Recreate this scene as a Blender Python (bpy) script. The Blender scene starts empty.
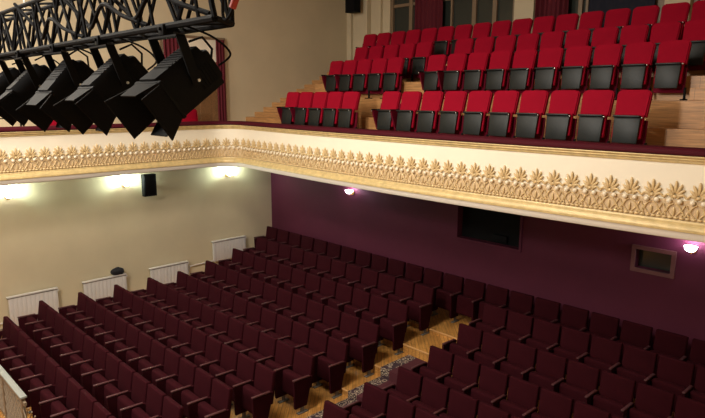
import bpy, bmesh, math, random
from mathutils import Vector, Matrix, Euler
random.seed(7)
C = bpy.context.scene.collection
PI = math.pi
EYE = 5.5                      # camera height above the stalls floor

# ------------------------------------------------------------------ camera
F_PX = 595.77
FWD = Vector((-0.7093, 0.6801, -0.1847)).normalized()
yaw, pit, rol = math.radians(46.209), math.radians(10.644), math.radians(0.168)
FWD = Vector((-math.sin(yaw)*math.cos(pit), math.cos(yaw)*math.cos(pit), -math.sin(pit)))
R0 = Vector((math.cos(yaw), math.sin(yaw), 0)); U0 = R0.cross(FWD)
RGT = R0*math.cos(rol)+U0*math.sin(rol); UPV = -R0*math.sin(rol)+U0*math.cos(rol)
cam_d = bpy.data.cameras.new('camera'); cam = bpy.data.objects.new('camera', cam_d); C.objects.link(cam)
cam_d.sensor_width = 36; cam_d.lens = F_PX/705*36; cam_d.clip_start = .05
m = Matrix((RGT, UPV, -FWD)).transposed().to_4x4(); m.translation = Vector((0, 0, EYE)); cam.matrix_world = m
bpy.context.scene.camera = cam

def in_frame(p, mx=0, my=0):
    d = Vector(p)-Vector((0, 0, EYE)); z = d.dot(FWD)
    if z < .2: return False
    u = 352.5+F_PX*d.dot(RGT)/z; v = 209-F_PX*d.dot(UPV)/z
    return -mx < u < 705+mx and -my < v < 418+my

# ------------------------------------------------------------------ world, light, exposure
vs = bpy.context.scene.view_settings
vs.view_transform = 'Standard'; vs.look = 'None'; vs.gamma = 1; vs.exposure = 0.0
w = bpy.data.worlds.new('world'); bpy.context.scene.world = w; w.use_nodes = True
w.node_tree.nodes['Background'].inputs[0].default_value = (.02, .02, .025, 1)
w.node_tree.nodes['Background'].inputs[1].default_value = .3
WARM = (1, .92, .79)
def area(name, loc, size, power, col, tgt=None, parent=None, spread=PI):
    d = bpy.data.lights.new(name, 'AREA'); d.shape = 'DISK'; d.size = size; d.energy = power; d.color = col; d.spread = spread
    o = bpy.data.objects.new(name, d); C.objects.link(o); o.location = loc
    if tgt is not None: o.rotation_euler = (Vector(tgt)-Vector(loc)).to_track_quat('-Z', 'Y').to_euler()
    return o
# unseen ceiling lamps, added to light the hall (fittings built further down)
ADDED_CEIL_LAMPS = [(-7.0, 3.6, 10.0, 330), (-7.0, -1.8, 10.0, 330), (-11.9, 0.0, 10.0, 640)]
for i, (x, y, z, p) in enumerate(ADDED_CEIL_LAMPS):
    area('added_ceiling_light', (x, y, z-.25), 2.2, p, WARM, (x, y, 0))
# light from the stage front lamps, shining out into the hall
area('stage_light', (-6.5, -3.6, 8.2), 1.6, 640, (1, .94, .84), (-8.5, 9, 4.2))

# ------------------------------------------------------------------ materials
def mat(name, col, rough=.6, metal=0, noise=0, nscale=8, bump=0, bscale=60, spec=.5, emit=None, estr=0, coat=0, sheen=0):
    m = bpy.data.materials.new(name); m.use_nodes = True; nt = m.node_tree; b = nt.nodes['Principled BSDF']
    b.inputs['Base Color'].default_value = (*col, 1); b.inputs['Roughness'].default_value = rough
    b.inputs['Metallic'].default_value = metal; b.inputs['Specular IOR Level'].default_value = spec
    if coat: b.inputs['Coat Weight'].default_value = coat
    if sheen:
        b.inputs['Sheen Weight'].default_value = sheen
    tc = nt.nodes.new('ShaderNodeTexCoord')
    if noise:
        n = nt.nodes.new('ShaderNodeTexNoise'); n.inputs['Scale'].default_value = nscale; n.inputs['Detail'].default_value = 6
        nt.links.new(tc.outputs['Object'], n.inputs['Vector'])
        r = nt.nodes.new('ShaderNodeMapRange'); r.inputs[1].default_value = .3; r.inputs[2].default_value = .7
        r.inputs[3].default_value = 1-noise; r.inputs[4].default_value = 1+noise
        nt.links.new(n.outputs['Fac'], r.inputs[0])
        v = nt.nodes.new('ShaderNodeVectorMath'); v.operation = 'SCALE'; v.inputs[0].default_value = col
        nt.links.new(r.outputs[0], v.inputs['Scale']); nt.links.new(v.outputs[0], b.inputs['Base Color'])
    if bump:
        n = nt.nodes.new('ShaderNodeTexNoise'); n.inputs['Scale'].default_value = bscale; n.inputs['Detail'].default_value = 4
        nt.links.new(tc.outputs['Object'], n.inputs['Vector'])
        k = nt.nodes.new('ShaderNodeBump'); k.inputs['Strength'].default_value = bump; k.inputs['Distance'].default_value = .01
        nt.links.new(n.outputs['Fac'], k.inputs['Height']); nt.links.new(k.outputs[0], b.inputs['Normal'])
    if emit:
        b.inputs['Emission Color'].default_value = (*emit, 1); b.inputs['Emission Strength'].default_value = estr
    return m

def wood_mat(name, c1, c2, plank=(.6, .09), rough=.35, rot=0, coord='Object'):
    m = bpy.data.materials.new(name); m.use_nodes = True; nt = m.node_tree; b = nt.nodes['Principled BSDF']
    tc = nt.nodes.new('ShaderNodeTexCoord'); mp = nt.nodes.new('ShaderNodeMapping'); mp.inputs['Rotation'].default_value = (0, 0, rot)
    nt.links.new(tc.outputs[coord], mp.inputs[0])
    br = nt.nodes.new('ShaderNodeTexBrick'); br.inputs['Scale'].default_value = 1
    br.inputs['Brick Width'].default_value = plank[0]; br.inputs['Row Height'].default_value = plank[1]
    br.inputs['Mortar Size'].default_value = .003; br.inputs['Color1'].default_value = (*c1, 1); br.inputs['Color2'].default_value = (*c2, 1)
    br.inputs['Mortar'].default_value = (c2[0]*.3, c2[1]*.3, c2[2]*.3, 1)
    nt.links.new(mp.outputs[0], br.inputs[0])
    n = nt.nodes.new('ShaderNodeTexNoise'); n.inputs['Scale'].default_value = 3; n.inputs['Detail'].default_value = 8
    sc = nt.nodes.new('ShaderNodeMapping'); sc.inputs['Scale'].default_value = (1, 14, 14); nt.links.new(mp.outputs[0], sc.inputs[0])
    nt.links.new(sc.outputs[0], n.inputs[0])
    r = nt.nodes.new('ShaderNodeMapRange'); r.inputs[1].default_value = .3; r.inputs[2].default_value = .7; r.inputs[3].default_value = .65; r.inputs[4].default_value = 1.2
    nt.links.new(n.outputs['Fac'], r.inputs[0])
    v = nt.nodes.new('ShaderNodeVectorMath'); v.operation = 'SCALE'
    nt.links.new(br.outputs['Color'], v.inputs[0]); nt.links.new(r.outputs[0], v.inputs['Scale']); nt.links.new(v.outputs[0], b.inputs['Base Color'])
    b.inputs['Roughness'].default_value = rough
    return m

def carpet_mat(name):
    """runner: maroon field, patterned border with cream, dark and brown figures (x measured from the runner's centre line)"""
    m = bpy.data.materials.new(name); m.use_nodes = True; nt = m.node_tree; b = nt.nodes['Principled BSDF']; L = nt.links.new
    tc = nt.nodes.new('ShaderNodeTexCoord'); sp = nt.nodes.new('ShaderNodeSeparateXYZ'); L(tc.outputs['Object'], sp.inputs[0])
    ab = nt.nodes.new('ShaderNodeMath'); ab.operation = 'ABSOLUTE'; L(sp.outputs[0], ab.inputs[0])
    vo = nt.nodes.new('ShaderNodeTexVoronoi'); vo.inputs['Scale'].default_value = 11; L(tc.outputs['Object'], vo.inputs[0])
    rp = nt.nodes.new('ShaderNodeValToRGB'); e = rp.color_ramp.elements
    rp.color_ramp.interpolation = 'CONSTANT'
    e[0].position = 0; e[0].color = (.42, .33, .23, 1); e[1].position = .22; e[1].color = (.02, .012, .015, 1)
    x = e.new(.45); x.color = (.3, .22, .16, 1); x = e.new(.6); x.color = (.035, .015, .02, 1)
    L(vo.outputs['Distance'], rp.inputs[0])
    r2 = nt.nodes.new('ShaderNodeValToRGB'); r2.color_ramp.interpolation = 'CONSTANT'; e = r2.color_ramp.elements
    e[0].position = 0; e[0].color = (0, 0, 0, 1); e[1].position = .27; e[1].color = (1, 1, 1, 1)
    L(ab.outputs[0], r2.inputs[0])
    mx = nt.nodes.new('ShaderNodeMix'); mx.data_type = 'RGBA'; L(r2.outputs[0], mx.inputs[0])
    mx.inputs[6].default_value = (.055, .005, .010, 1); L(rp.outputs[0], mx.inputs[7])
    L(mx.outputs[2], b.inputs['Base Color']); b.inputs['Roughness'].default_value = .95
    return m

M = {}
M['cream'] = mat('cream_wall_paint', (.58, .49, .33), .75, noise=.05, nscale=1.2, bump=.05)
M['maroon_wall'] = mat('maroon_wall_paint', (.082, .014, .032), .65, spec=.2, noise=.06, nscale=1.5)
M['ceil'] = mat('white_ceiling_paint', (.62, .58, .5), .8)
M['soffit'] = mat('soffit_paint', (.6, .55, .45), .8)
M['dark_wall'] = mat('stage_curtain_cloth', (.08, .02, .02), .9)
M['parquet'] = wood_mat('parquet', (.55, .27, .07), (.42, .19, .045), (.42, .07), .35, PI/4)
M['stepwood'] = wood_mat('step_plywood', (.50, .26, .10), (.44, .22, .08), (2.2, .9), .38)
M['nosing'] = mat('step_nosing', (.56, .30, .11), .35)
M['carpet'] = carpet_mat('runner_carpet')
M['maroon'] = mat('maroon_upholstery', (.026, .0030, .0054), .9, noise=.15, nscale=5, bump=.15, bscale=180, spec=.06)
M['arm'] = mat('armrest_lacquer', (.06, .014, .016), .6)
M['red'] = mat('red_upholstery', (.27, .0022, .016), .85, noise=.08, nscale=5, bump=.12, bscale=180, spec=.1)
M['red_side'] = mat('dark_red_side_cloth', (.11, .003, .014), .85, spec=.1)
M['plastic'] = mat('dark_seat_shell', (.009, .011, .0105), .45, noise=.1, nscale=9, spec=.3)
M['black'] = mat('black_paint', (.005, .005, .006), .7, spec=.1)
M['lampblack'] = mat('black_lamp_enamel', (.005, .005, .006), .65, spec=.1, noise=.15, nscale=14)
M['steel'] = mat('steel', (.6, .6, .6), .3, 1)
M['foot'] = mat('grey_foot', (.12, .11, .1), .5)
M['front'] = mat('cream_plaster', (.86, .79, .64), .6, noise=.02, nscale=3)
M['pale_gold'] = mat('pale_gold_relief', (.64, .47, .24), .45, .08, noise=.12, nscale=20)
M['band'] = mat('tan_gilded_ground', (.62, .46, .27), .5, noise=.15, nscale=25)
M['ivory'] = mat('ivory_bead', (.82, .72, .55), .4)
M['gold'] = mat('gold_moulding', (.62, .47, .22), .4, .12, noise=.15, nscale=10)
M['lip'] = mat('white_lip', (.75, .70, .62), .6)
M['rail'] = mat('maroon_velvet_rail', (.06, .004, .010), .7, spec=.12)
M['radiator'] = mat('white_radiator_enamel', (.62, .58, .55), .4)
M['rad_dark'] = mat('radiator_gap_shade_and_hook', (.16, .14, .12), .6)  # dark tone for the painted gap shade and the wall hooks
M['curtain'] = mat('red_curtain_cloth', (.10, .004, .012), .9)
M['door'] = wood_mat('brown_door', (.24, .12, .05), (.2, .1, .04), (2, .5), .5)
M['pane'] = mat('dark_pane', (.03, .035, .03), .12)
M['frame'] = mat('window_frame_paint', (.22, .15, .09), .5)
M['navy'] = mat('navy_cloth', (.008, .009, .02), .9)
M['brass'] = mat('brass', (.6, .42, .15), .3, 1)
M['glow_w'] = mat('lit_glass', (.9, .9, .9), .3, emit=(.95, 1, .92), estr=14)
M['glow_p'] = mat('lit_glass_cool', (.9, .9, .9), .3, emit=(.95, .88, 1), estr=14)
M['ceil_glow'] = mat('lit_ceiling_glass', (.9, .9, .85), .3, emit=WARM, estr=3)  # glow of the added, unseen ceiling lamps
M['grey'] = mat('grey_barrier_top', (.24, .25, .23), .5)
M['lattice'] = mat('lattice_wood', (.2, .15, .1), .6)
M['redplug'] = mat('red_plug', (.35, .03, .02), .5)
M['canvas'] = mat('black_cloth_bag', (.008, .007, .012), .9)

# ------------------------------------------------------------------ mesh helpers
class MB:
    def __init__(s): s.bm = bmesh.new()
    def box(s, c, sz, rot=None, bev=0, seg=2, taper=None):
        r = bmesh.ops.create_cube(s.bm, size=1); vs_ = r['verts']
        for v in vs_:
            v.co = Vector((v.co.x*sz[0], v.co.y*sz[1], v.co.z*sz[2]))
            if taper:                                    # taper = (sx, sy) factors at the bottom
                if v.co.z < 0: v.co.x *= taper[0]; v.co.y *= taper[1]
        if bev:
            es = list({e for v in vs_ for e in v.link_edges})
            r = bmesh.ops.bevel(s.bm, geom=es, offset=bev, segments=seg, affect='EDGES', profile=.5)
            vs_ = list({v for f in r['faces'] for v in f.verts} | {v for v in vs_ if v.is_valid})
        T = Matrix.Translation(Vector(c))
        if rot: T = T @ Euler(rot).to_matrix().to_4x4()
        bmesh.ops.transform(s.bm, matrix=T, verts=vs_)
        return s
    def prism(s, pts, axis, a, b):
        """pts: 2D outline; axis 'x','y','z' along which it runs from a to b"""
        def P(p, t):
            if axis == 'x': return (t, p[0], p[1])
            if axis == 'y': return (p[0], t, p[1])
            return (p[0], p[1], t)
        A = [s.bm.verts.new(P(p, a)) for p in pts]; B = [s.bm.verts.new(P(p, b)) for p in pts]
        n = len(pts)
        s.bm.faces.new(A); s.bm.faces.new(B)
        for i in range(n): s.bm.faces.new((A[i], A[(i+1) % n], B[(i+1) % n], B[i]))
        return s
    def tube(s, path, r, n=8, closed=False, taper=None):
        path = [Vector(p) for p in path]; N = len(path); rings = []; prev = None
        for i, p in enumerate(path):
            t = (path[min(i+1, N-1)]-path[max(i-1, 0)])
            if closed: t = path[(i+1) % N]-path[(i-1) % N]
            t.normalize()
            if prev is None:
                a = Vector((0, 0, 1)) if abs(t.z) < .9 else Vector((1, 0, 0)); nx = t.cross(a).normalized()
            else:
                nx = (prev-t*prev.dot(t)).normalized()
            prev = nx; ny = t.cross(nx)
            rr = r if taper is None else r*(1+(taper-1)*i/(N-1))
            rings.append([s.bm.verts.new(p+nx*rr*math.cos(2*PI*k/n)+ny*rr*math.sin(2*PI*k/n)) for k in range(n)])
        R = range(N if closed else N-1)
        for i in R:
            a, b = rings[i], rings[(i+1) % N]
            for k in range(n): s.bm.faces.new((a[k], a[(k+1) % n], b[(k+1) % n], b[k]))
        if not closed:
            s.bm.faces.new(rings[0][::-1]); s.bm.faces.new(rings[-1])
        return s
    def ball(s, c, sz, rot=None, u=12, v=8):
        r = bmesh.ops.create_uvsphere(s.bm, u_segments=u, v_segments=v, radius=1)
        T = Matrix.Translation(Vector(c))
        if rot: T = T @ Euler(rot).to_matrix().to_4x4()
        T = T @ Matrix.Diagonal((*sz, 1))
        bmesh.ops.transform(s.bm, matrix=T, verts=r['verts']); return s
    def lathe(s, prof, n=24, c=(0, 0, 0)):
        rings = [[s.bm.verts.new((c[0]+r*math.cos(2*PI*k/n), c[1]+r*math.sin(2*PI*k/n), c[2]+z)) for k in range(n)] for r, z in prof]
        for a, b in zip(rings, rings[1:]):
            for k in range(n): s.bm.faces.new((a[k], a[(k+1) % n], b[(k+1) % n], b[k]))
        s.bm.faces.new(rings[0][::-1]); s.bm.faces.new(rings[-1]); return s
    def sweep(s, path, prof, nrm):
        """closed profile (outward, z) along plan path with plan normals"""
        rings = [[s.bm.verts.new((p[0]+nn[0]*o, p[1]+nn[1]*o, z)) for o, z in prof] for p, nn in zip(path, nrm)]
        n = len(prof)
        for a, b in zip(rings, rings[1:]):
            for k in range(n): s.bm.faces.new((a[k], a[(k+1) % n], b[(k+1) % n], b[k]))
        s.bm.faces.new(rings[0][::-1]); s.bm.faces.new(rings[-1]); return s
    def build(s, name, m, parent=None, smooth=True, ang=40):
        bmesh.ops.recalc_face_normals(s.bm, faces=s.bm.faces[:])
        if smooth:
            for f in s.bm.faces: f.smooth = True
            for e in s.bm.edges:
                e.smooth = e.calc_face_angle(0) < math.radians(ang) if len(e.link_faces) == 2 else False
        me = bpy.data.meshes.new(name); s.bm.to_mesh(me); s.bm.free(); me.materials.append(m)
        o = bpy.data.objects.new(name, me); C.objects.link(o)
        if parent is not None: o.parent = parent
        return o

def empty(name, loc=(0, 0, 0), rz=0):
    o = bpy.data.objects.new(name, None); C.objects.link(o); o.location = loc; o.rotation_euler = (0, 0, rz); o.empty_display_size = .1
    return o
def tag(o, label=None, cat=None, group=None, kind=None):
    if label: o['label'] = label
    if cat: o['category'] = cat
    if group: o['group'] = group
    if kind: o['kind'] = kind
    return o
def struct(name, mb, m, smooth=False):
    o = mb.build(name, m, None, smooth); o['kind'] = 'structure'; return o
KIDS = {}
def kids(o):
    if o.name not in KIDS: KIDS[o.name] = [c for c in bpy.data.objects if c.parent == o]
    return KIDS[o.name]
def dup(root, loc, rz=0, skip=()):
    r = root.copy(); C.objects.link(r); r.location = loc; r.rotation_euler = (0, 0, rz)
    for ch in kids(root):
        if any(ch.name.startswith(k) for k in skip): continue
        c = ch.copy(); C.objects.link(c); c.parent = r
        for g in kids(ch):
            d = g.copy(); C.objects.link(d); d.parent = c
    return r
ORD = ['zeroth', 'first', 'second', 'third', 'fourth', 'fifth', 'sixth', 'seventh', 'eighth', 'ninth', 'tenth', 'eleventh', 'twelfth',
       'thirteenth', 'fourteenth', 'fifteenth', 'sixteenth', 'seventeenth', 'eighteenth', 'nineteenth', 'twentieth', 'twenty-first', 'twenty-second', 'twenty-third']

# ------------------------------------------------------------------ hall shell
XL, XR, YB, YU, YS, ZC = -15.25, 1.25, 11.05, 14.43, -5.5, 10.3
ZSOF = EYE-1.83                      # underside of the balcony
struct('wall_left', MB().box(((XL-.15), (YU+YS)/2, ZC/2), (.3, YU-YS+.6, ZC)), M['cream'])
struct('wall_right', MB().box((XR+.15, (YU+YS)/2, ZC/2), (.3, YU-YS+.6, ZC)), M['cream'])
struct('wall_stage', MB().box(((XL+XR)/2, YS-.15, ZC/2), (XR-XL, .3, ZC)), M['dark_wall'])
struct('ceiling', MB().box(((XL+XR)/2, (YU+YS)/2, ZC+.1), (XR-XL+.6, YU-YS+.6, .2)), M['ceil'])
struct('floor', MB().box(((XL+XR)/2, (YU+YS)/2, -.1), (XR-XL, YU-YS, .2)), M['parquet'])
# maroon wall at the back of the stalls, with two dark openings
OPEN = [(-8.0, -6.40, EYE-3.17, EYE-2.42), (-4.03, -3.42, EYE-3.05, EYE-2.70)]
mb = MB(); x = XL
for (a, b, z0, z1) in OPEN:
    mb.box(((x+a)/2, YB+.1, ZSOF/2+.1), (a-x, .2, ZSOF+.2))
    mb.box(((a+b)/2, YB+.1, z0/2), (b-a, .2, z0)); mb.box(((a+b)/2, YB+.1, (z1+ZSOF+.2)/2), (b-a, .2, ZSOF+.2-z1)); x = b
mb.box(((x+XR)/2, YB+.1, ZSOF/2+.1), (XR-x, .2, ZSOF+.2))
struct('wall_back', mb, M['maroon_wall'])
# raked platforms under the last rows
STEPS = [(7.05, .13), (7.92, .32), (8.76, .51), (9.62, .60)]
for i, (y, z) in enumerate(STEPS):
    y1 = STEPS[i+1][0] if i < 3 else YB
    struct('floor_riser', MB().box(((XL+XR)/2, (y+y1)/2, z/2+.0), (XR-XL-.02, y1-y, z), bev=0), M['parquet'])

for i, (y, z) in enumerate(STEPS[:3]+STEPS[3:]):
    struct('trim_%d' % (i+5), MB().box((-6.98, y-.004, z-.012), (1.30, .03, .03), None, .006), M['nosing'])

# ------------------------------------------------------------------ balcony plan curve
def front_curve():
    P = []; xf = -13.86
    y = YS
    while y < 8.05: P.append((xf, y)); y += .25
    back = lambda x: 8.29+.0085*(x+5.9)**2
    x0 = -13.20; yb = back(x0)
    ya = 8.10
    for k in range(0, 11):
        t = PI/2*k/10
        P.append((xf+(x0-xf)*(1-math.cos(t)), ya+(yb-ya)*math.sin(t)))
    x = x0+.25
    while x < XR: P.append((x, back(x))); x += .25
    P.append((XR, back(XR)))
    return P
FC = front_curve()
def normals(P):
    N = []
    for i in range(len(P)):
        a = P[max(i-1, 0)]; b = P[min(i+1, len(P)-1)]
        d = Vector((b[0]-a[0], b[1]-a[1])).normalized(); N.append((d.y, -d.x))
    return N
FN = normals(FC)
def offs(o): return [(p[0]+n[0]*o, p[1]+n[1]*o) for p, n in zip(FC, FN)]
# balcony slab (its underside is the ceiling over the rear stalls)
outer = offs(-.02)
struct('ceiling_under_balcony', MB().prism(outer+[(XR, YU), (XL, YU), (XL, YS)], 'z', ZSOF, ZSOF+.25), M['soffit'])
GAL = EYE-1.30      # side gallery floor
Z1 = EYE-.87        # floor of the first balcony row
gal = [p for p in offs(-.14) if p[1] < 7.9 and p[0] < -12]
struct('floor_gallery', MB().prism([(XL, YS)]+[gal[0]]+[gal[-1]]+[(XL, gal[-1][1])], 'z', ZSOF+.25, GAL), M['stepwood'])
bk = [p for p in offs(-.14) if p[1] > 7.9]
struct('floor_balcony', MB().prism([(XL, bk[0][1])]+bk+[(XR, 10.15), (XL, 10.15)], 'z', ZSOF+.25, Z1), M['stepwood'])
LEVELS = [(10.15, EYE-.04), (11.13, EYE+.36), (11.98, EYE+.80)]
for i, (y, z) in enumerate(LEVELS):
    y1 = LEVELS[i+1][0] if i < 2 else YU
    struct('floor_balcony_tier', MB().box(((XR-13.15)/2, (y+y1)/2, (z+ZSOF+.25)/2), (XR+13.15, y1-y, z-ZSOF-.25)), M['stepwood'])
# stairs by the left wall
z = Z1; y = 9.85; mb = MB(); k = 0
while z < EYE+.80-.02:
    z += .14; k += 1
    mb.box(((XL-13.15)/2, (y+YU)/2, z-.07), (-13.15-XL, YU-y, .14)); y += .325
mb.box(((XL-13.15)/2, (9.85+YU)/2, (Z1+ZSOF+.25)/2), (-13.15-XL, YU-9.85, Z1-ZSOF-.25))
struct('floor_wall_stairs', mb, M['stepwood'])
# half steps in the two balcony aisles
for (xa, xb) in ((-9.56, -9.0), (-3.38, -2.84)):
    mb = MB(); mb.box(((xa+xb)/2, 9.98, (Z1+EYE-.46)/2), (xb-xa+.5, .34, EYE-.46-Z1), bev=.008)
    mb.box(((xa+xb)/2, 11.02, EYE+.06), (xb-xa, .22, .2), bev=.008); mb.box(((xa+xb)/2, 11.87, EYE+.47), (xb-xa, .22, .22), bev=.008)
    struct('floor_aisle_step', mb, M['stepwood'])

# ------------------------------------------------------------------ balcony front (parapet)
par = empty('balcony_parapet', (0, 0, 0))
tag(par, 'long cream balcony front with gold palmette frieze and maroon rail above the stalls', 'balcony front')
ZT, ZB = EYE-.73, EYE-1.71
MB().sweep(FC, [(-.13, ZSOF+.02), (0, ZSOF+.02), (0, ZT), (-.13, ZT)], FN).build('panel', M['front'], par)
MB().sweep(FC, [(-.22, ZT), (.05, ZT), (.075, ZT+.02), (.08, ZT+.05), (.06, ZT+.085), (.02, ZT+.1), (-.18, ZT+.1), (-.22, ZT+.08)], FN).build('rail', M['rail'], par)
MB().sweep(FC, [(0, ZT-.10), (.012, ZT-.10), (.02, ZT-.085), (.018, ZT-.07), (.032, ZT-.065), (.042, ZT-.05), (.032, ZT-.035), (.045, ZT-.03), (.055, ZT-.012), (.05, ZT), (0, ZT)], FN).build('cornice', M['gold'], par)
MB().sweep(FC, [(0, ZB+.135), (.02, ZB+.135), (.03, ZB+.12), (.03, ZB+.105), (.055, ZB+.085), (.075, ZB+.055), (.08, ZB+.03), (.095, ZB+.025), (.095, ZB), (0, ZB)], FN).build('lower_moulding', M['gold'], par)
MB().sweep(FC, [(0, ZB-.10), (.05, ZB-.10), (.07, ZB-.06), (.075, ZB), (0, ZB)], FN).build('white_lip', M['lip'], par)
MB().sweep(FC, [(0, ZB+.14), (.006, ZB+.14), (.006, ZB+.40), (0, ZB+.40)], FN).build('frieze_band', M['band'], par)  # flat tan strip behind the lower half of the palmettes
# palmette unit: x along the front, y outward (negative = towards hall in its own frame is +y), z up; origin on the bead line
def palmette():
    b = MB()
    for k in range(-3, 4):
        a = math.radians(k*27); L = (.112, .098, .080, .062)[abs(k)]
        cx, cz = math.sin(a)*L, .055+math.cos(a)*L*1.05
        b.ball((cx, .016, cz), (.020, .017, L*.80), (0, a*.9, 0), 8, 6)
    b.ball((0, .018, .05), (.03, .022, .026), None, 10, 6)
    for s in (-1, 1):
        b.tube([(s*(.028+.11*t), .018, .02+.055*math.sin(t*PI*.95)) for t in [i/8 for i in range(9)]], .014, 6)
        b.tube([(s*(.010+.128*t), .014, -.045-.165*t**1.6) for t in [i/8 for i in range(9)]], .010, 6)
        b.tube([(s*(.132-.105*t), .013, -.055-.155*t**.7) for t in [i/8 for i in range(9)]], .008, 6)
        b.ball((s*.082, .012, -.125), (.013, .012, .05), (0, -s*.35, 0), 8, 6)
        b.ball((s*.105, .010, -.19), (.016, .012, .03), (0, s*.6, 0), 8, 6)
        for q in (.035, .105): b.ball((s*q, .014, -.232), (.033, .018, .02), None, 8, 6)
    b.ball((0, .014, -.15), (.018, .014, .06), None, 8, 6)
    return b
def bead(s): return MB().ball((s*.064, .026, -.014), (.034, .028, .034), None, 12, 8)
# arc length placement
S = [0]
for a, b in zip(FC, FC[1:]): S.append(S[-1]+math.hypot(b[0]-a[0], b[1]-a[1]))
def at(s):
    for i in range(len(S)-1):
        if S[i+1] >= s:
            t = (s-S[i])/(S[i+1]-S[i]); p = [FC[i][j]*(1-t)+FC[i+1][j]*t for j in (0, 1)]
            n = Vector([FN[i][j]*(1-t)+FN[i+1][j]*t for j in (0, 1)]).normalized(); return p, n
    return None
proto = bead0 = None; s = .1; cnt = 0
while True:
    r = at(s)
    if r is None: break
    p, n = r
    if in_frame((p[0], p[1], EYE-1.3), 150, 30):
        if proto is None:
            o = palmette().build('palmette', M['pale_gold'], par); proto = o; bead0 = [bead(q).build('bead', M['ivory'], o) for q in (-1, 1)]
        else:
            o = proto.copy(); C.objects.link(o); o.parent = par
            for q in bead0: b_ = q.copy(); C.objects.link(b_); b_.parent = o
        o.location = (p[0]+n[0]*.004, p[1]+n[1]*.004, EYE-1.315); o.rotation_euler = (0, 0, math.atan2(n[1], n[0])-PI/2); cnt += 1
    s += .279
print('palmettes', cnt)

# ------------------------------------------------------------------ stalls seating
def stalls_seat():
    r = empty('stalls_chair')
    # upholstered back, reclined, top edge at y=0 z=.95
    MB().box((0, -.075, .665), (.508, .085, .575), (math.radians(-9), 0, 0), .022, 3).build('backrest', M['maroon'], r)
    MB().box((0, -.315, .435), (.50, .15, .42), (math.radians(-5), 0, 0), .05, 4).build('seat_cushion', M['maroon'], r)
    for s in (1, -1):
        x = s*.275
        MB().box((x, -.345, .652), (.048, .37, .03), (math.radians(-2), 0, 0), .012, 2).build('armrest', M['arm'], r)
        MB().prism([(-.11, .63), (-.52, .63), (-.50, .12), (-.24, .12)], 'x', x-.02, x+.02).build('side_panel', M['maroon'], r)
        f = MB(); f.box((x, -.33, .07), (.035, .06, .14), None, .004, 1); f.box((x, -.33, .012), (.07, .22, .024), None, .006, 1)
        f.build('foot', M['foot'], r)
    return r
seat0 = stalls_seat(); stalls_first = [True]
seat_kids = kids(seat0)
ROWY = {k: 3.0+.855*(k-1) for k in range(1, 11)}
ROWY.update({6: 7.25, 7: 8.1, 8: 8.97, 9: 9.8, 10: 10.66})
ROWZ = {k: 0 for k in range(1, 7)}; ROWZ.update({7: .13, 8: .32, 9: .51, 10: .60})
def put_stalls(x, k, label, group, both=False):
    if not any(in_frame((x+dx, ROWY[k]-.3, ROWZ[k]+h), 4, 4) for dx in (-.3, .3) for h in (.2, .95)): return
    loc = (x, ROWY[k], ROWZ[k])
    if stalls_first[0]:
        stalls_first[0] = False; o = seat0; o.location = loc
    else:
        o = seat0.copy(); C.objects.link(o); o.location = loc; seen = {}
        for ch in seat_kids:
            base = ch.name.split('.')[0]; left = ch.name.split('.')[-1] == '001' or ('.' in ch.name)
            if base in ('armrest', 'side_panel', 'foot') and left and not both: continue
            c = ch.copy(); C.objects.link(c); c.parent = o
    tag(o, label, 'seat', group)
    return o
n_st = 0
for k in range(1, 10):
    for j in range(12):
        x = -12.573-.275+.55*(j-2)
        a, b = j+1, 12-j
        where = f'{ORD[a]} from the cream wall' if a <= 6 else f'{ORD[b]} from the aisle'
        n_st += bool(put_stalls(x, k, f'maroon folding seat, {where}, wall block, {ORD[k]} row from the stage', 'stalls seats between the cream wall and the aisle', both=(j == 0)))
    for j in range(12):
        x = -6.37+.275+.55*j
        n_st += bool(put_stalls(x, k, f'maroon folding seat beyond the carpeted aisle, {ORD[j+1]} in from it, {ORD[k]} row from the stage', 'stalls seats beyond the aisle', both=(j == 0)))
for j in range(26):
    x = -14.93+.287+.574*j
    n_st += bool(put_stalls(x, 10, f'dark maroon seat in the back row against the maroon wall, {ORD[min(j+1, 23)]} from the corner', 'stalls seats of the back row', both=(j == 0)))
print('stalls seats', n_st)

# carpet runner up the aisle
XC = -6.93
run = MB(); prof = [(-1.5, 0), (7.05, 0), (7.05, .13), (7.92, .13), (7.92, .32), (8.74, .32)]
pts = [(y-(.012 if i in (1, 2, 3, 4) and prof[i][0] == prof[max(i-1, 0)][0] else 0), z+.012) for i, (y, z) in enumerate(prof)]
top = [(-1.5, .012), (7.02, .012), (7.02, .146), (7.89, .146), (7.89, .336), (8.73, .336)]
bot = [(-1.5, .001), (7.030, .001), (7.030, .135), (7.899, .135), (7.899, .325), (8.73, .325)]
run.prism(top+bot[::-1], 'x', -.5, .5)
o = run.build('carpet_runner', M['carpet'], None, False); o.location = (XC, 0, 0)
tag(o, 'long maroon carpet runner with cream and black patterned border in the stalls aisle', 'carpet')

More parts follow.
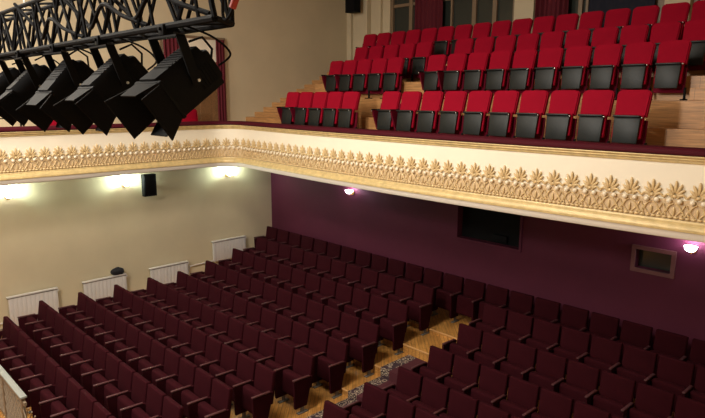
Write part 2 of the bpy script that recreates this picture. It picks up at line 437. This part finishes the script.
# ------------------------------------------------------------------ balcony seating
def balcony_seat():
    r = empty('balcony_chair')
    b = MB()   # back with rounded top corners, reclined
    w_, h_, rr = .250, .405, .07
    out = [(-w_+.015, 0), (w_-.015, 0)]
    for i in range(7): a = PI/2*i/6; out.append((w_-rr+rr*math.cos(a), h_-rr+rr*math.sin(a)))
    for i in range(7): a = PI/2+PI/2*i/6; out.append((-w_+rr+rr*math.cos(a), h_-rr+rr*math.sin(a)))
    b.prism(out, 'y', -.045, .045)
    es = [e for e in b.bm.edges if abs(e.verts[0].co.y-e.verts[1].co.y) < 1e-6]
    bmesh.ops.bevel(b.bm, geom=es, offset=.018, segments=2, affect='EDGES')
    bmesh.ops.transform(b.bm, matrix=Matrix.Translation((0, -.115, .585)) @ Euler((math.radians(-14), 0, 0)).to_matrix().to_4x4(), verts=b.bm.verts[:])
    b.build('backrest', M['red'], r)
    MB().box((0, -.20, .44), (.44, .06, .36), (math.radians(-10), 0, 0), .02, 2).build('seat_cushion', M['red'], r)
    b = MB().box((0, -.265, .405), (.395, .035, .42), (math.radians(-8), 0, 0), .012, 2, taper=(.93, 1))
    b.box((0, -.282, .60), (.395, .05, .03), (math.radians(-8), 0, 0), .01, 2)
    b.build('seat_shell', M['plastic'], r)
    MB().box((0, -.12, .33), (.50, .03, .42), (math.radians(-6), 0, 0), .01, 2).build('back_panel', M['red_side'], r)
    for s in (1, -1):
        x = s*.2625
        MB().prism([(-.02, .74), (-.08, .74), (-.11, .60), (-.36, .60), (-.34, .52), (-.22, .2), (-.06, .2)], 'x', x-.018, x+.018).build('side_panel', M['red_side'], r)
        MB().box((x, -.22, .612), (.034, .32, .028), None, .01, 2).build('armrest', M['black'], r)
        f = MB(); f.box((x, -.16, .11), (.03, .05, .2), None, .004, 1); f.box((x, -.18, .012), (.05, .24, .024), None, .006, 1); f.build('leg', M['black'], r)
        MB().ball((x-.0, -.385, .585), (.014, .012, .014)).build('bolt', M['steel'], r)
    return r
bs0 = balcony_seat(); bs_kids = kids(bs0); bfirst = [True]
def put_balc(xr, y, z, label, group, both=False):
    x = xr-.225
    if not any(in_frame((x+dx, y-.3, z+h), 4, 6) for dx in (-.3, .3) for h in (.2, 1.0)): return
    if bfirst[0]: bfirst[0] = False; o = bs0; o.location = (x, y, z)
    else:
        o = bs0.copy(); C.objects.link(o); o.location = (x, y, z)
        for ch in bs_kids:
            if '.' in ch.name and ch.name.split('.')[0] in ('side_panel', 'armrest', 'leg', 'bolt') and not both: continue
            c = ch.copy(); C.objects.link(c); c.parent = o
    return tag(o, label, 'seat', group)
# (row, y, floor z, [(right edge of the first seat, pitch, number, block words)])
BR = [(1, 9.45, Z1, [(-11.72, .525, 5, 'wall'), (-8.40, .551, 10, 'middle'), (-2.08, .551, 4, 'far')]),
      (2, 11.10, EYE-.04, [(-11.92, .532, 5, 'wall'), (-8.52, .558, 10, 'middle'), (-2.08, .551, 4, 'far')]),
      (3, 11.95, EYE+.36, [(-11.83, .555, 5, 'wall'), (-8.40, .555, 10, 'middle'), (-2.08, .551, 4, 'far')]),
      (4, 12.80, EYE+.80, [(-12.35, .5485, 18, 'whole')])]
for (k, y, z, blocks) in BR:
    for (x0, pt, n, w_) in blocks:
        for j in range(n):
            if w_ == 'wall': lb = f'red folding balcony seat, {ORD[j+1]} from the wall stairs, wall block, {ORD[k]} row above the rail'
            elif w_ == 'middle': lb = f'red folding balcony seat, {ORD[j+1]} past the narrow aisle, middle block, {ORD[k]} row above the rail'
            elif w_ == 'far': lb = f'dark red balcony seat at the frame edge past the second aisle, {ORD[k]} row, {ORD[j+1]} in'
            else: lb = f'red seat in the topmost balcony row under the windows, {ORD[j+1]} from the wall'
            put_balc(x0+pt*j, y, z, lb, 'balcony seats, row '+ORD[k], both=(j == 0))

# ------------------------------------------------------------------ seats on the side gallery
def gallery_chair(y, x, z, label):
    r = empty('gallery_chair', (x, y, z), math.radians(90))
    MB().box((0, -.06, .72), (.46, .07, .5), (math.radians(-8), 0, 0), .06, 4).build('backrest', M['red'], r)
    MB().box((0, -.28, .44), (.46, .44, .08), None, .03, 3).build('seat_cushion', M['red'], r)
    for sx in (-1, 1):
        for yy in (-.45, -.08): MB().tube([(sx*.2, yy, 0), (sx*.2, yy, .41)], .014).build('leg', M['black'], r)
    return tag(r, label, 'chair', 'red chairs on the side gallery')
gallery_chair(8.02, -14.75, GAL, 'red chair on the side gallery in front of the brown door')
gallery_chair(4.55, -14.6, GAL-.25+.25, 'red chair on the side gallery seen under the black stage lights')

# ------------------------------------------------------------------ side gallery door with curtains
d = empty('door_1', (0, 0, 0)); d['kind'] = 'structure'
y0, y1, zt = 7.55, 9.46, EYE+1.60
mb = MB(); mb.box((XL+.03, y0+.02, (GAL+zt)/2), (.08, .07, zt-GAL)); mb.box((XL+.03, y1-.02, (GAL+zt)/2), (.08, .07, zt-GAL)); mb.box((XL+.03, (y0+y1)/2, zt), (.09, y1-y0+.1, .07))
mb.build('door_frame', M['frame'], d, False)
mb = MB(); zb = EYE+.95
mb.box((XL+.02, (y0+y1)/2, (GAL+zb)/2), (.05, y1-y0-.1, zb-GAL))
for yy in (8.05, 8.95): mb.box((XL+.05, yy, (GAL+zb)/2+.1), (.02, .62, (zb-GAL)*.8), None, .006)
mb.build('door_leaf', M['door'], d, False)
MB().box((XL+.02, (y0+y1)/2, (zb+zt)/2), (.04, y1-y0-.1, zt-zb-.02)).build('transom', M['front'], d, False)
def curtain(name, a, b, z0, z1, depth, label, group, folds=5, m='curtain', side=0):
    """wavy cloth between plan points a and b"""
    a = Vector((*a, 0)); b = Vector((*b, 0)); L = (b-a).length; t = (b-a)/L; n = Vector((t.y, -t.x, 0)); N = folds*8
    mb = MB(); cols = []
    for th in (0, .012):
        for i in range(N+1):
            u = i/N; off = depth*math.sin(u*folds*2*PI)+depth*.4*math.sin(u*folds*5.1+1)
            cols.append([mb.bm.verts.new(a+t*(u*L)+n*(off*f+th)+Vector((0, 0, zz))) for zz, f in ((z0, 1.15), ((z0+z1)/2, 1), (z1, .7))])
    for th in (0, 1):
        o_ = th*(N+1)
        for i in range(N):
            for k in range(2): mb.bm.faces.new((cols[o_+i][k], cols[o_+i+1][k], cols[o_+i+1][k+1], cols[o_+i][k+1]))
    for i in range(N):
        for k in (0, 2): mb.bm.faces.new((cols[i][k], cols[i+1][k], cols[N+2+i][k], cols[N+1+i][k]))
    for i in (0, N):
        for k in range(2): mb.bm.faces.new((cols[i][k], cols[i][k+1], cols[N+1+i][k+1], cols[N+1+i][k]))
    o = mb.build(name, M[m], None, True, 60)
    return tag(o, label, 'curtain', group)
curtain('door_curtain', (XL+.13, y1-.30), (XL+.13, y1-.02), GAL+.02, zt-.03, .025, 'narrow maroon curtain hanging at the side of the gallery door nearer the balcony seats', 'gallery door curtains', 3)
curtain('door_curtain', (XL+.13, y0+.04), (XL+.13, y0+.50), GAL+.02, zt-.03, .03, 'maroon curtain at the stage side of the gallery door, half behind the spotlight', 'gallery door curtains', 4)
# metal stand on the gallery
st = MB(); st.tube([(-14.3, 2.6, EYE-.47), (-14.3, 3.92, EYE-.47)], .012); st.tube([(-14.3, 3.80, GAL), (-14.3, 3.80, EYE-.38)], .018); st.tube([(-14.3, 2.7, GAL), (-14.3, 2.7, EYE-.47)], .018)
tag(st.build('handrail', M['black']), 'thin black metal handrail standing on the side gallery', 'handrail')

# ------------------------------------------------------------------ upper back wall with windows
W1 = (-13.37, -8.88); W2 = (-8.16, -5.12); W3 = (-4.60, -1.6)
ZW0, ZW1 = EYE+1.15, EYE+3.62
mb = MB(); x = XL-.1
for a, b in (W1, W2, W3):
    mb.box(((x+a)/2, YU+.15, (ZSOF+ZC)/2), (a-x, .3, ZC-ZSOF)); mb.box(((a+b)/2, YU+.15, (ZSOF+ZW0)/2), (b-a, .3, ZW0-ZSOF))
    mb.box(((a+b)/2, YU+.15, (ZW1+ZC)/2), (b-a, .3, ZC-ZW1)); x = b
mb.box(((x+XR)/2, YU+.15, (ZSOF+ZC)/2), (XR-x, .3, ZC-ZSOF))
struct('wall_balcony_back', mb, M['cream'])
# pilasters
Z4 = EYE+.80
mb = MB(); mb.box((-14.50, YU-.09, (Z4+ZC)/2), (.60, .18, ZC-Z4)); mb.box((-13.80, YU-.05, (Z4+ZC)/2), (.24, .10, ZC-Z4)); mb.box((-15.15, YU-.05, (Z4+ZC)/2), (.2, .1, ZC-Z4))
struct('trim_1', mb, M['cream'])
struct('trim_2', MB().box((-8.56, YU-.06, (Z4+ZC)/2), (.56, .12, ZC-Z4)), M['cream'])
struct('trim_3', MB().box((-4.86, YU-.06, (Z4+ZC)/2), (.52, .12, ZC-Z4)), M['cream'])
def window(n, a, b, mull, bar):
    r = empty('window_%d' % n); r['kind'] = 'structure'
    f = MB(); zc, h = (ZW0+ZW1)/2, ZW1-ZW0; yy = YU+.1
    f.box((a+.05, yy, zc), (.1, .12, h)); f.box((b-.05, yy, zc), (.1, .12, h)); f.box(((a+b)/2, yy, ZW0+.04), (b-a, .14, .08)); f.box(((a+b)/2, yy, ZW1-.04), (b-a, .12, .08))
    for x, w_ in mull: f.box((x, yy, zc), (w_, .1, h))
    f.box(((a+b)/2, yy, bar), (b-a, .08, .09))
    f.build('window_frame', M['frame'], r, False)
    MB().box(((a+b)/2, yy+.03, zc), (b-a, .02, h)).build('pane', M['pane'], r, False)
window(1, *W1, [(-12.55, .13), (-11.65, .1), (-11.0, .06), (-10.22, .13), (-9.55, .13)], EYE+2.80)
window(2, *W2, [(-7.12, .1), (-6.95, .06), (-6.0, .1), (-5.28, .16)], EYE+2.95)
window(3, *W3, [(-4.4, .14), (-3.4, .12), (-2.5, .12)], EYE+2.95)
curtain('window_curtain', (-12.25, YU-.08), (-11.22, YU-.08), Z4+.05, ZW1+.1, .035, 'dark red curtain hanging between the window panes near the balcony corner', 'balcony window curtains', 7)
curtain('window_curtain', (-8.20, YU-.16), (-7.36, YU-.08), Z4+.05, ZW1+.1, .035, 'dark red curtain hanging just past the cream pillar above the top row', 'balcony window curtains', 7)
# navy cloth drawn across the second window
mb = MB(); N = 26; rows = 8; vv = []
for th in (0, .015):
    g = []
    for i in range(N+1):
        u = i/N; col = []
        for k in range(rows+1):
            t = k/rows; left = -6.88+.42*t*t; right = -5.33
            xx = left+(right-left)*u; col.append(mb.bm.verts.new((xx, YU-.06-th+.02*math.sin(u*30+t*2), Z4+.75+t*(ZW1-Z4-.7))))
        g.append(col)
    vv.append(g)
for g in vv:
    for i in range(N):
        for k in range(rows): mb.bm.faces.new((g[i][k], g[i+1][k], g[i+1][k+1], g[i][k+1]))
for i in range(N):
    for k in (0, rows): mb.bm.faces.new((vv[0][i][k], vv[0][i+1][k], vv[1][i+1][k], vv[1][i][k]))
for k in range(rows):
    for i in (0, N): mb.bm.faces.new((vv[0][i][k], vv[0][i][k+1], vv[1][i][k+1], vv[1][i][k]))
tag(mb.build('blackout_cloth', M['navy'], None, True, 60), 'navy black cloth hung across the balcony window between curtain and pillar', 'cloth')

# ------------------------------------------------------------------ loudspeakers
def speaker(loc, size, rz, label, tilt=0, stub=.1):
    r = empty('loudspeaker', loc, rz); w_, d_, h_ = size          # front faces local -y
    MB().prism([(-w_/2, d_/2-.04), (-w_*.36, d_/2), (w_*.36, d_/2), (w_/2, d_/2-.04), (w_/2, -d_/2), (-w_/2, -d_/2)], 'z', -h_/2, h_/2).build('cabinet', M['black'], r)
    MB().box((0, -d_/2-.008, 0), (w_*.9, .016, h_*.93), None, .006).build('grille', M['lampblack'], r)
    b = MB(); b.box((0, d_/2+stub/2-.01, 0), (.06, stub, .06)); b.box((0, d_/2+stub-.01, 0), (.16, .02, .2), None, .004); b.build('wall_bracket', M['black'], r)
    return tag(r, label, 'loudspeaker')
sp = speaker((XL+.20, 6.93, EYE-2.31), (.34, .2, .58), math.radians(90), 'black loudspeaker fixed to the cream wall under the balcony between two lamps', stub=.105)
speaker((-14.50, YU-.52, EYE+2.98), (.44, .30, .60), math.radians(0), 'black loudspeaker high in the corner above the balcony seats', stub=.1)

# ------------------------------------------------------------------ wall lamps
def sconce(loc, rz, m, power, col, label, group):
    r = empty('wall_lamp', loc, rz)                                  # wall behind at local +y
    b = MB(); b.lathe([(.001, -.012), (.055, -.012), (.055, .012), (.001, .012)], 20); b.bm.transform(Matrix.Translation((0, -.012, 0)) @ Matrix.Rotation(PI/2, 4, 'X')); b.build('backplate', M['brass'], r)
    MB().tube([(0, -.02, 0), (0, -.08, -.045), (0, -.14, -.05), (0, -.16, .0)], .009).build('arm', M['brass'], r)
    MB().lathe([(.012, -.01), (.05, .0), (.085, .035), (.105, .085), (.1, .085), (.08, .04), (.045, .01), (.012, .0)], 24, (0, -.16, .0)).build('glass_shade', M[m], r)
    d = bpy.data.lights.new('wall_lamp_light', 'POINT'); d.energy = power; d.color = col; d.shadow_soft_size = .05
    l = bpy.data.objects.new('wall_lamp_light', d); C.objects.link(l); l.parent = r; l.location = (0, -.16, .15)
    return tag(r, label, 'wall lamp', group)
for y, w_ in ((3.62, 'nearest the stage'), (6.35, 'beside the black loudspeaker'), (9.45, 'nearest the maroon wall')):
    sconce((XL, y, EYE-2.28), PI/2, 'glow_w', 62, (.78, 1, .88), 'lit white glass lamp on the cream wall '+w_, 'lamps on the cream wall')
for x, w_ in ((-11.5, 'between the corner and the wide dark opening'), (-3.10, 'beside the small dark window')):
    sconce((x, YB, EYE-2.55), 0, 'glow_p', 18, (.9, .82, 1), 'bright white lamp on the maroon wall '+w_, 'lamps on the maroon wall')

# ------------------------------------------------------------------ openings in the maroon wall
for i, (a, b, z0, z1) in enumerate(OPEN):
    r = empty('window_%d' % (i+4)); r['kind'] = 'structure'; t = .05 if i == 0 else .07
    f = MB(); mm = M['maroon_wall'] if i == 0 else mat('opening_frame_paint', (.13, .05, .05), .5)
    zc = (z0+z1)/2; xc = (a+b)/2
    f.box((a-t/2, YB-.01, zc), (t, .06, z1-z0+2*t)); f.box((b+t/2, YB-.01, zc), (t, .06, z1-z0+2*t)); f.box((xc, YB-.01, z1+t/2), (b-a, .06, t)); f.box((xc, YB-.01, z0-t/2), (b-a, .06, t))
    f.build('window_frame', mm, r, False)
    MB().box((xc, YB+.17, zc), (b-a, .03, z1-z0)).build('pane', M['pane'] if i else M['black'], r, False)
    if i == 0:
        MB().box((xc+.25, YB+.12, z0+.12), (.35, .08, .16), None, .01).build('projector', M['black'], r)

# ------------------------------------------------------------------ radiators, pipe, bag
def radiator(y0, y1, z0, z1, label):
    r = empty('radiator', (XL, (y0+y1)/2, z0)); L = y1-y0; h = z1-z0; n = 11
    b = MB()
    for i in range(n):
        yy = -L/2+L*(i+.5)/n
        b.box((.11, yy, h/2-.015), (.07, L/n*.95, h-.03), None, .012, 2); b.box((.115, yy+L/n/2, h/2), (.045, L/n*.3, h-.06))
    b.build('column_panel', M['radiator'], r)
    b = MB(); b.box((.11, 0, h-.045), (.075, L+.03, .018)); b.build('shadow_gap', M['rad_dark'], r, False)  # dark strip standing in for the shade below the top
    MB().box((.11, 0, h-.015), (.10, L+.05, .03), None, .006).build('top_grille', M['radiator'], r)
    MB().tube([(.06, L/2+.03, h-.07), (.14, L/2+.03, h-.07)], .025, 10).build('valve', M['radiator'], r)
    f = MB()
    for s_ in (-1, 1): f.box((.045, s_*L*.35, h*.6), (.08, .04, .06))
    f.build('wall_hook', M['rad_dark'], r)
    return tag(r, label, 'radiator', 'radiators on the cream wall')
radiator(3.38, 4.45, .15, .89, 'white radiator on the cream wall nearest the stage')
radiator(5.09, 6.17, .15, .89, 'white radiator on the cream wall with a black bag on top')
radiator(6.87, 7.97, .15, .89, 'white radiator on the cream wall, second from the maroon wall')
radiator(8.82, 9.93, .70, 1.32, 'white radiator on the cream wall nearest the maroon wall')
p = MB(); zz = .27; p.tube([(XL+.05, 2.0, zz), (XL+.05, 7.97, zz), (XL+.05, 8.08, zz+.42), (XL+.05, 10.9, zz+.50)], .018)
struct('trim_4', p, M['radiator'], True)
struct('baseboard_left', MB().box((XL+.01, 2.5, .06), (.02, 9.1, .12)), M['lattice'])
b = MB(); b.ball((0, 0, .095), (.085, .18, .10), None, 20, 12); b.ball((.01, -.09, .10), (.075, .09, .07), (0, 0, .2), 14, 8); b.ball((0, .1, .07), (.08, .08, .075), None, 14, 8); b.tube([(0, -.08, .16), (0, -.03, .2), (0, .04, .2), (0, .09, .165)], .008)
o = b.build('cloth_bag', M['canvas']); o.location = (XL+.11, 5.97, .895); tag(o, 'crumpled black bag lying on top of a white radiator', 'bag')

# ------------------------------------------------------------------ barrier at the stage edge
r = empty('pit_barrier', (0, 2.22, 0))
MB().box((-12.08, 0, .925), (4.9, .10, .04), None, .012).build('top_board', M['grey'], r)
b = MB()
for x in (-9.70, -10.8, -12.0, -13.2, -14.4): b.box((x, 0, .45), (.06, .06, .90))
b.box((-12.0, 0, .12), (4.86, .04, .05)); b.box((-12.0, 0, .84), (4.86, .04, .05))
b.build('post_frame', M['lattice'], r, False)
b = MB(); k = 0
x = -14.4
while x < -9.66:
    for s in (1, -1):
        b.tube([(x+(.0 if s > 0 else .62), 0+.012*s, .14), (x+(.62 if s > 0 else .0), .012*s, .82)], .011, 6)
    x += .16
b.build('lattice', M['lattice'], r)
tag(r, 'low lattice barrier with a pale grey top board in front of the first row', 'barrier')

# ------------------------------------------------------------------ lighting truss and spotlights
tr = empty('lighting_truss', (-2.11, 1.28, EYE+.30)); XE = -7.1; h, dp = .29, .14
ch = [((0, 0), 'f'), ((dp, 0), 'b'), ((0, h), 't'), ((dp, h), 'u')]
for (yy, zz), _ in ch: MB().tube([(0 if not yy and not zz else -.1, yy, zz), (XE, yy, zz)], .015 if zz else .016, 8).build('chord', M['black'], tr)
b = MB(); st_ = .2; n = int(-XE/st_)
for i in range(n):
    x0, x1 = -i*st_-.1, -(i+1)*st_-.1; up = i % 2
    for yy in (0, dp):
        za, zb_ = (0, h) if (up if yy == 0 else not up) else (h, 0)
        b.tube([(x0, yy, za), (x1, yy, zb_)], .010, 6); 
        if i % 2 == 0: b.tube([(x0-.02, yy, 0), (x0-.1, yy, h)], .009, 6)
    for zz in (0, h):
        ya, yb_ = (0, dp) if up else (dp, 0)
        b.tube([(x0, ya, zz), (x1, yb_, zz)], .008, 6)
    if i % 2: b.tube([(x0, 0, 0), (x0-.1, dp, h)], .008, 6)
b.build('lacing', M['black'], tr)
b = MB()
b.tube([(0, 0, 0), (-.1, 0, h)], .012, 8); b.tube([(-.1, dp, 0), (-.1, dp, h)], .012, 8)
b.tube([(0, 0, 0), (-.1, dp, 0)], .012, 8); b.tube([(-.1, 0, h), (-.1, dp, h)], .012, 8)
b.build('end_frame', M['black'], tr)
b = MB()
for x in (-.3, -2.6, -6.6): b.tube([(x, dp/2, h), (x, dp/2, ZC-EYE-.30)], .005, 6)
b.build('hanging_wire', M['steel'], tr)
tag(tr, 'black lattice lighting truss hung across the hall above the spotlights', 'truss')
def cable(pts, r, label, m='black', sub=10):
    P = [Vector(p) for p in pts]; out = []
    for i in range(len(P)-1):
        p0 = P[max(i-1, 0)]; p1 = P[i]; p2 = P[i+1]; p3 = P[min(i+2, len(P)-1)]
        for k in range(sub):
            t = k/sub; out.append(.5*((2*p1)+(-p0+p2)*t+(2*p0-5*p1+4*p2-p3)*t*t+(-p0+3*p1-3*p2+p3)*t**3))
    out.append(P[-1]); return MB().tube(out, r, 8)
TX, TY, TZ = -2.11, 1.28, EYE+.30
mb_c = cable([(TX-.1, TY+.1, TZ+.30), (TX+.03, TY+.02, TZ+.12), (TX+.03, TY+.02, TZ-.0), (TX+.09, TY+.02, TZ+.02), (TX+.14, TY+.03, TZ+.14), (TX+.12, TY+.05, TZ+.3), (TX-.02, TY+.1, TZ+.42), (TX-.1, TY+.13, TZ+.31)], .006, '')
mb_c.bm.transform(Matrix.Translation((-TX, -TY, -TZ))); o = mb_c.build('power_cable', M['black'], tr)
MB().tube([(.095, .02, .03), (.135, .028, .10)], .014, 10).build('plug', M['redplug'], o)
for n_, (xx, words_) in enumerate(((-.35, 'above the largest spotlight'), (-.9, 'between the two largest spotlights'), (-1.7, 'above the middle spotlights'))):
    c = cable([(TX+xx+.28, TY+.02, TZ+.025), (TX+xx+.1, TY-.02, TZ+.08), (TX+xx-.1, TY-.03, TZ+.15), (TX+xx-.35, TY+.0, TZ+.06), (TX+xx-.55, TY+.04, TZ+.12), (TX+xx-.8, TY-.02, TZ+.31)], .011, '')
    c.bm.transform(Matrix.Translation((-TX, -TY, -TZ))); c.build('cable', M['black'], tr)

def spotlight(rx):
    """theatre lantern hung from the truss: origin at the clamp; the lens looks along local -y, tilted down"""
    r = empty('stage_spotlight')
    piv = Vector((0, .075, -.185)); ty = -math.atan2(.09, .2)
    b = MB()
    for s in (-1, 1): b.prism([(-.022, .0), (.022, .0), (.075+.026, -.185-.02), (.075-.026, -.185-.02)], 'x', s*.128-.004, s*.128+.004)
    b.box((0, 0, 0), (.264, .044, .008)); b.build('yoke', M['lampblack'], r)
    b = MB(); b.box((0, 0, .03), (.05, .05, .05), None, .006); b.tube([(0, -.035, .035), (0, .06, .035)], .008, 8); b.build('clamp', M['black'], r)
    R_ = Matrix.Translation(piv) @ Matrix.Rotation(math.radians(36+rx), 4, 'X')
    def fin(b, name, m, par_=r):
        b.bm.transform(R_); return b.build(name, m, par_)
    # body: octagonal-shouldered box; length along y (front at -y)
    sec = [(-.11, -.09), (.11, -.09), (.118, -.08), (.118, .05), (.075, .105), (-.075, .105), (-.118, .05), (-.118, -.08)]
    b = MB(); b.prism([(p[0], p[1]) for p in sec], 'y', -.14, .11)
    b.box((0, .12, -.0), (.19, .05, .15), None, .02, 2)
    b.box((0, -.145, 0), (.24, .02, .19), None, .004, 1)
    body = fin(b, 'body', M['lampblack'])
    b = MB()
    for i in range(7): b.box((0, -.05+.02*i, .106), (.14, .007, .006))
    b.box((0, .02, .104), (.15, .16, .004)); fin(b, 'cooling_vent', M['black'])
    for sx in (-1, 1):
        b = MB(); b.box((sx*.119, .055, -.01), (.003, .10, .09))
        for i in range(6): b.box((sx*.121, .015+.016*i, -.01), (.006, .006, .085))
        fin(b, 'cooling_vent', M['black'])
    b = MB(); b.bm.verts.ensure_lookup_table()
    r_ = bmesh.ops.create_uvsphere(b.bm, u_segments=20, v_segments=10, radius=.08); bmesh.ops.transform(b.bm, matrix=Matrix.Translation((0, -.14, 0)) @ Matrix.Diagonal((1, .25, 1, 1)), verts=r_['verts'])
    fin(b, 'lens', M['pane'])
    # barn doors
    def door(side):
        b = MB(); y0 = -.155; L = .15
        if side in ('near', 'far'):
            s = 1 if side == 'near' else -1; a = math.radians(31 if s > 0 else 12)
            q = [(s*.115, y0, -.085), (s*.115, y0, .085), (s*(.115+L*math.sin(a)), y0-L*math.cos(a), .105), (s*(.115+L*math.sin(a)), y0-L*math.cos(a), -.105)]
        else:
            s = 1 if side == 'top' else -1; a = math.radians(4 if s > 0 else 14); L = .11 if s > 0 else .11
            q = [(-.105, y0, s*.09), (.105, y0, s*.09), (.075, y0-L*.9*math.cos(a), s*(.09+L*math.sin(a))), (-.075, y0-L*.9*math.cos(a), s*(.09+L*math.sin(a)))]
        q = [Vector(v) for v in q]; n = (q[1]-q[0]).cross(q[2]-q[0]).normalized()*.003
        A = [b.bm.verts.new(v+n) for v in q]; B = [b.bm.verts.new(v-n) for v in q]
        b.bm.faces.new(A); b.bm.faces.new(B[::-1])
        for i in range(4): b.bm.faces.new((A[i], A[(i+1) % 4], B[(i+1) % 4], B[i]))
        return fin(b, 'barn_door', M['lampblack'])
    for s_ in ('near', 'far', 'top', 'bottom'): door(s_)
    for s in (-1, 1): MB().tube([piv+Vector((s*.124, 0, 0)), piv+Vector((s*.140, 0, 0))], .007, 10).build('yoke_bolt', M['steel'], r)
    b = MB(); b.tube([(0, .16, -.02), (0, .21, .03), (0, .2, .1), (0, .13, .12)], .006, 6); fin(b, 'handle', M['black'])
    return r
SP = [(-2.52, 0, 0, 'largest black stage spotlight, hanging nearest the end of the truss'), (-3.24, 5, -3, 'black stage spotlight hanging second from the truss end'),
      (-3.95, 12, 4, 'black stage spotlight in the middle of the hanging row'), (-4.66, 8, -5, 'black stage spotlight fourth from the truss end, half hidden'),
      (-5.30, 0, 3, 'black stage spotlight at the picture edge, farthest from the truss end')]
for x, rx, rz, lb in SP:
    o = spotlight(rx); o.location = (x, TY, TZ-.045); o.rotation_euler = (0, 0, math.radians(rz)); tag(o, lb, 'spotlight', 'spotlights under the truss')
    c = cable([(x+.10, TY+.2, TZ-.16), (x+.15, TY+.23, TZ-.11), (x+.12, TY+.16, TZ-.04), (x+.08, TY+.02, TZ+.01)], .005, ''); o2 = c.build('lamp_lead', M['black'])
    o2.parent = o; o2.matrix_parent_inverse = Matrix.Translation(-Vector((x, TY, TZ-.045)))

# ------------------------------------------------------------------ unseen ceiling lamps, added for their light
for i, (x, y, z, p) in enumerate(ADDED_CEIL_LAMPS):
    r = empty('added_ceiling_lamp', (x, y, z))
    MB().lathe([(.001, .3), (1.1, .3), (1.2, .22), (1.2, .0), (1.12, .0), (1.12, .2), (.001, .2)], 32).build('rim', M['brass'], r)
    MB().lathe([(.001, .02), (1.1, .02), (1.1, .05), (.001, .05)], 32).build('diffuser', M['ceil_glow'], r)
    tag(r, 'round brass ceiling lamp over the hall, '+('above the middle stalls', 'near the stage curtain', 'near the cream wall')[i], 'ceiling lamp')
r = empty('stage_lantern', (-6.5, -3.75, 8.2))
MB().box((0, -.12, 0), (1.6, .2, .5), None, .03).build('body', M['lampblack'], r); MB().tube([(0, -.12, .2), (0, -.12, 2.1)], .02).build('hanger', M['black'], r)
tag(r, 'wide black stage lantern hanging above the stage edge', 'stage lamp')
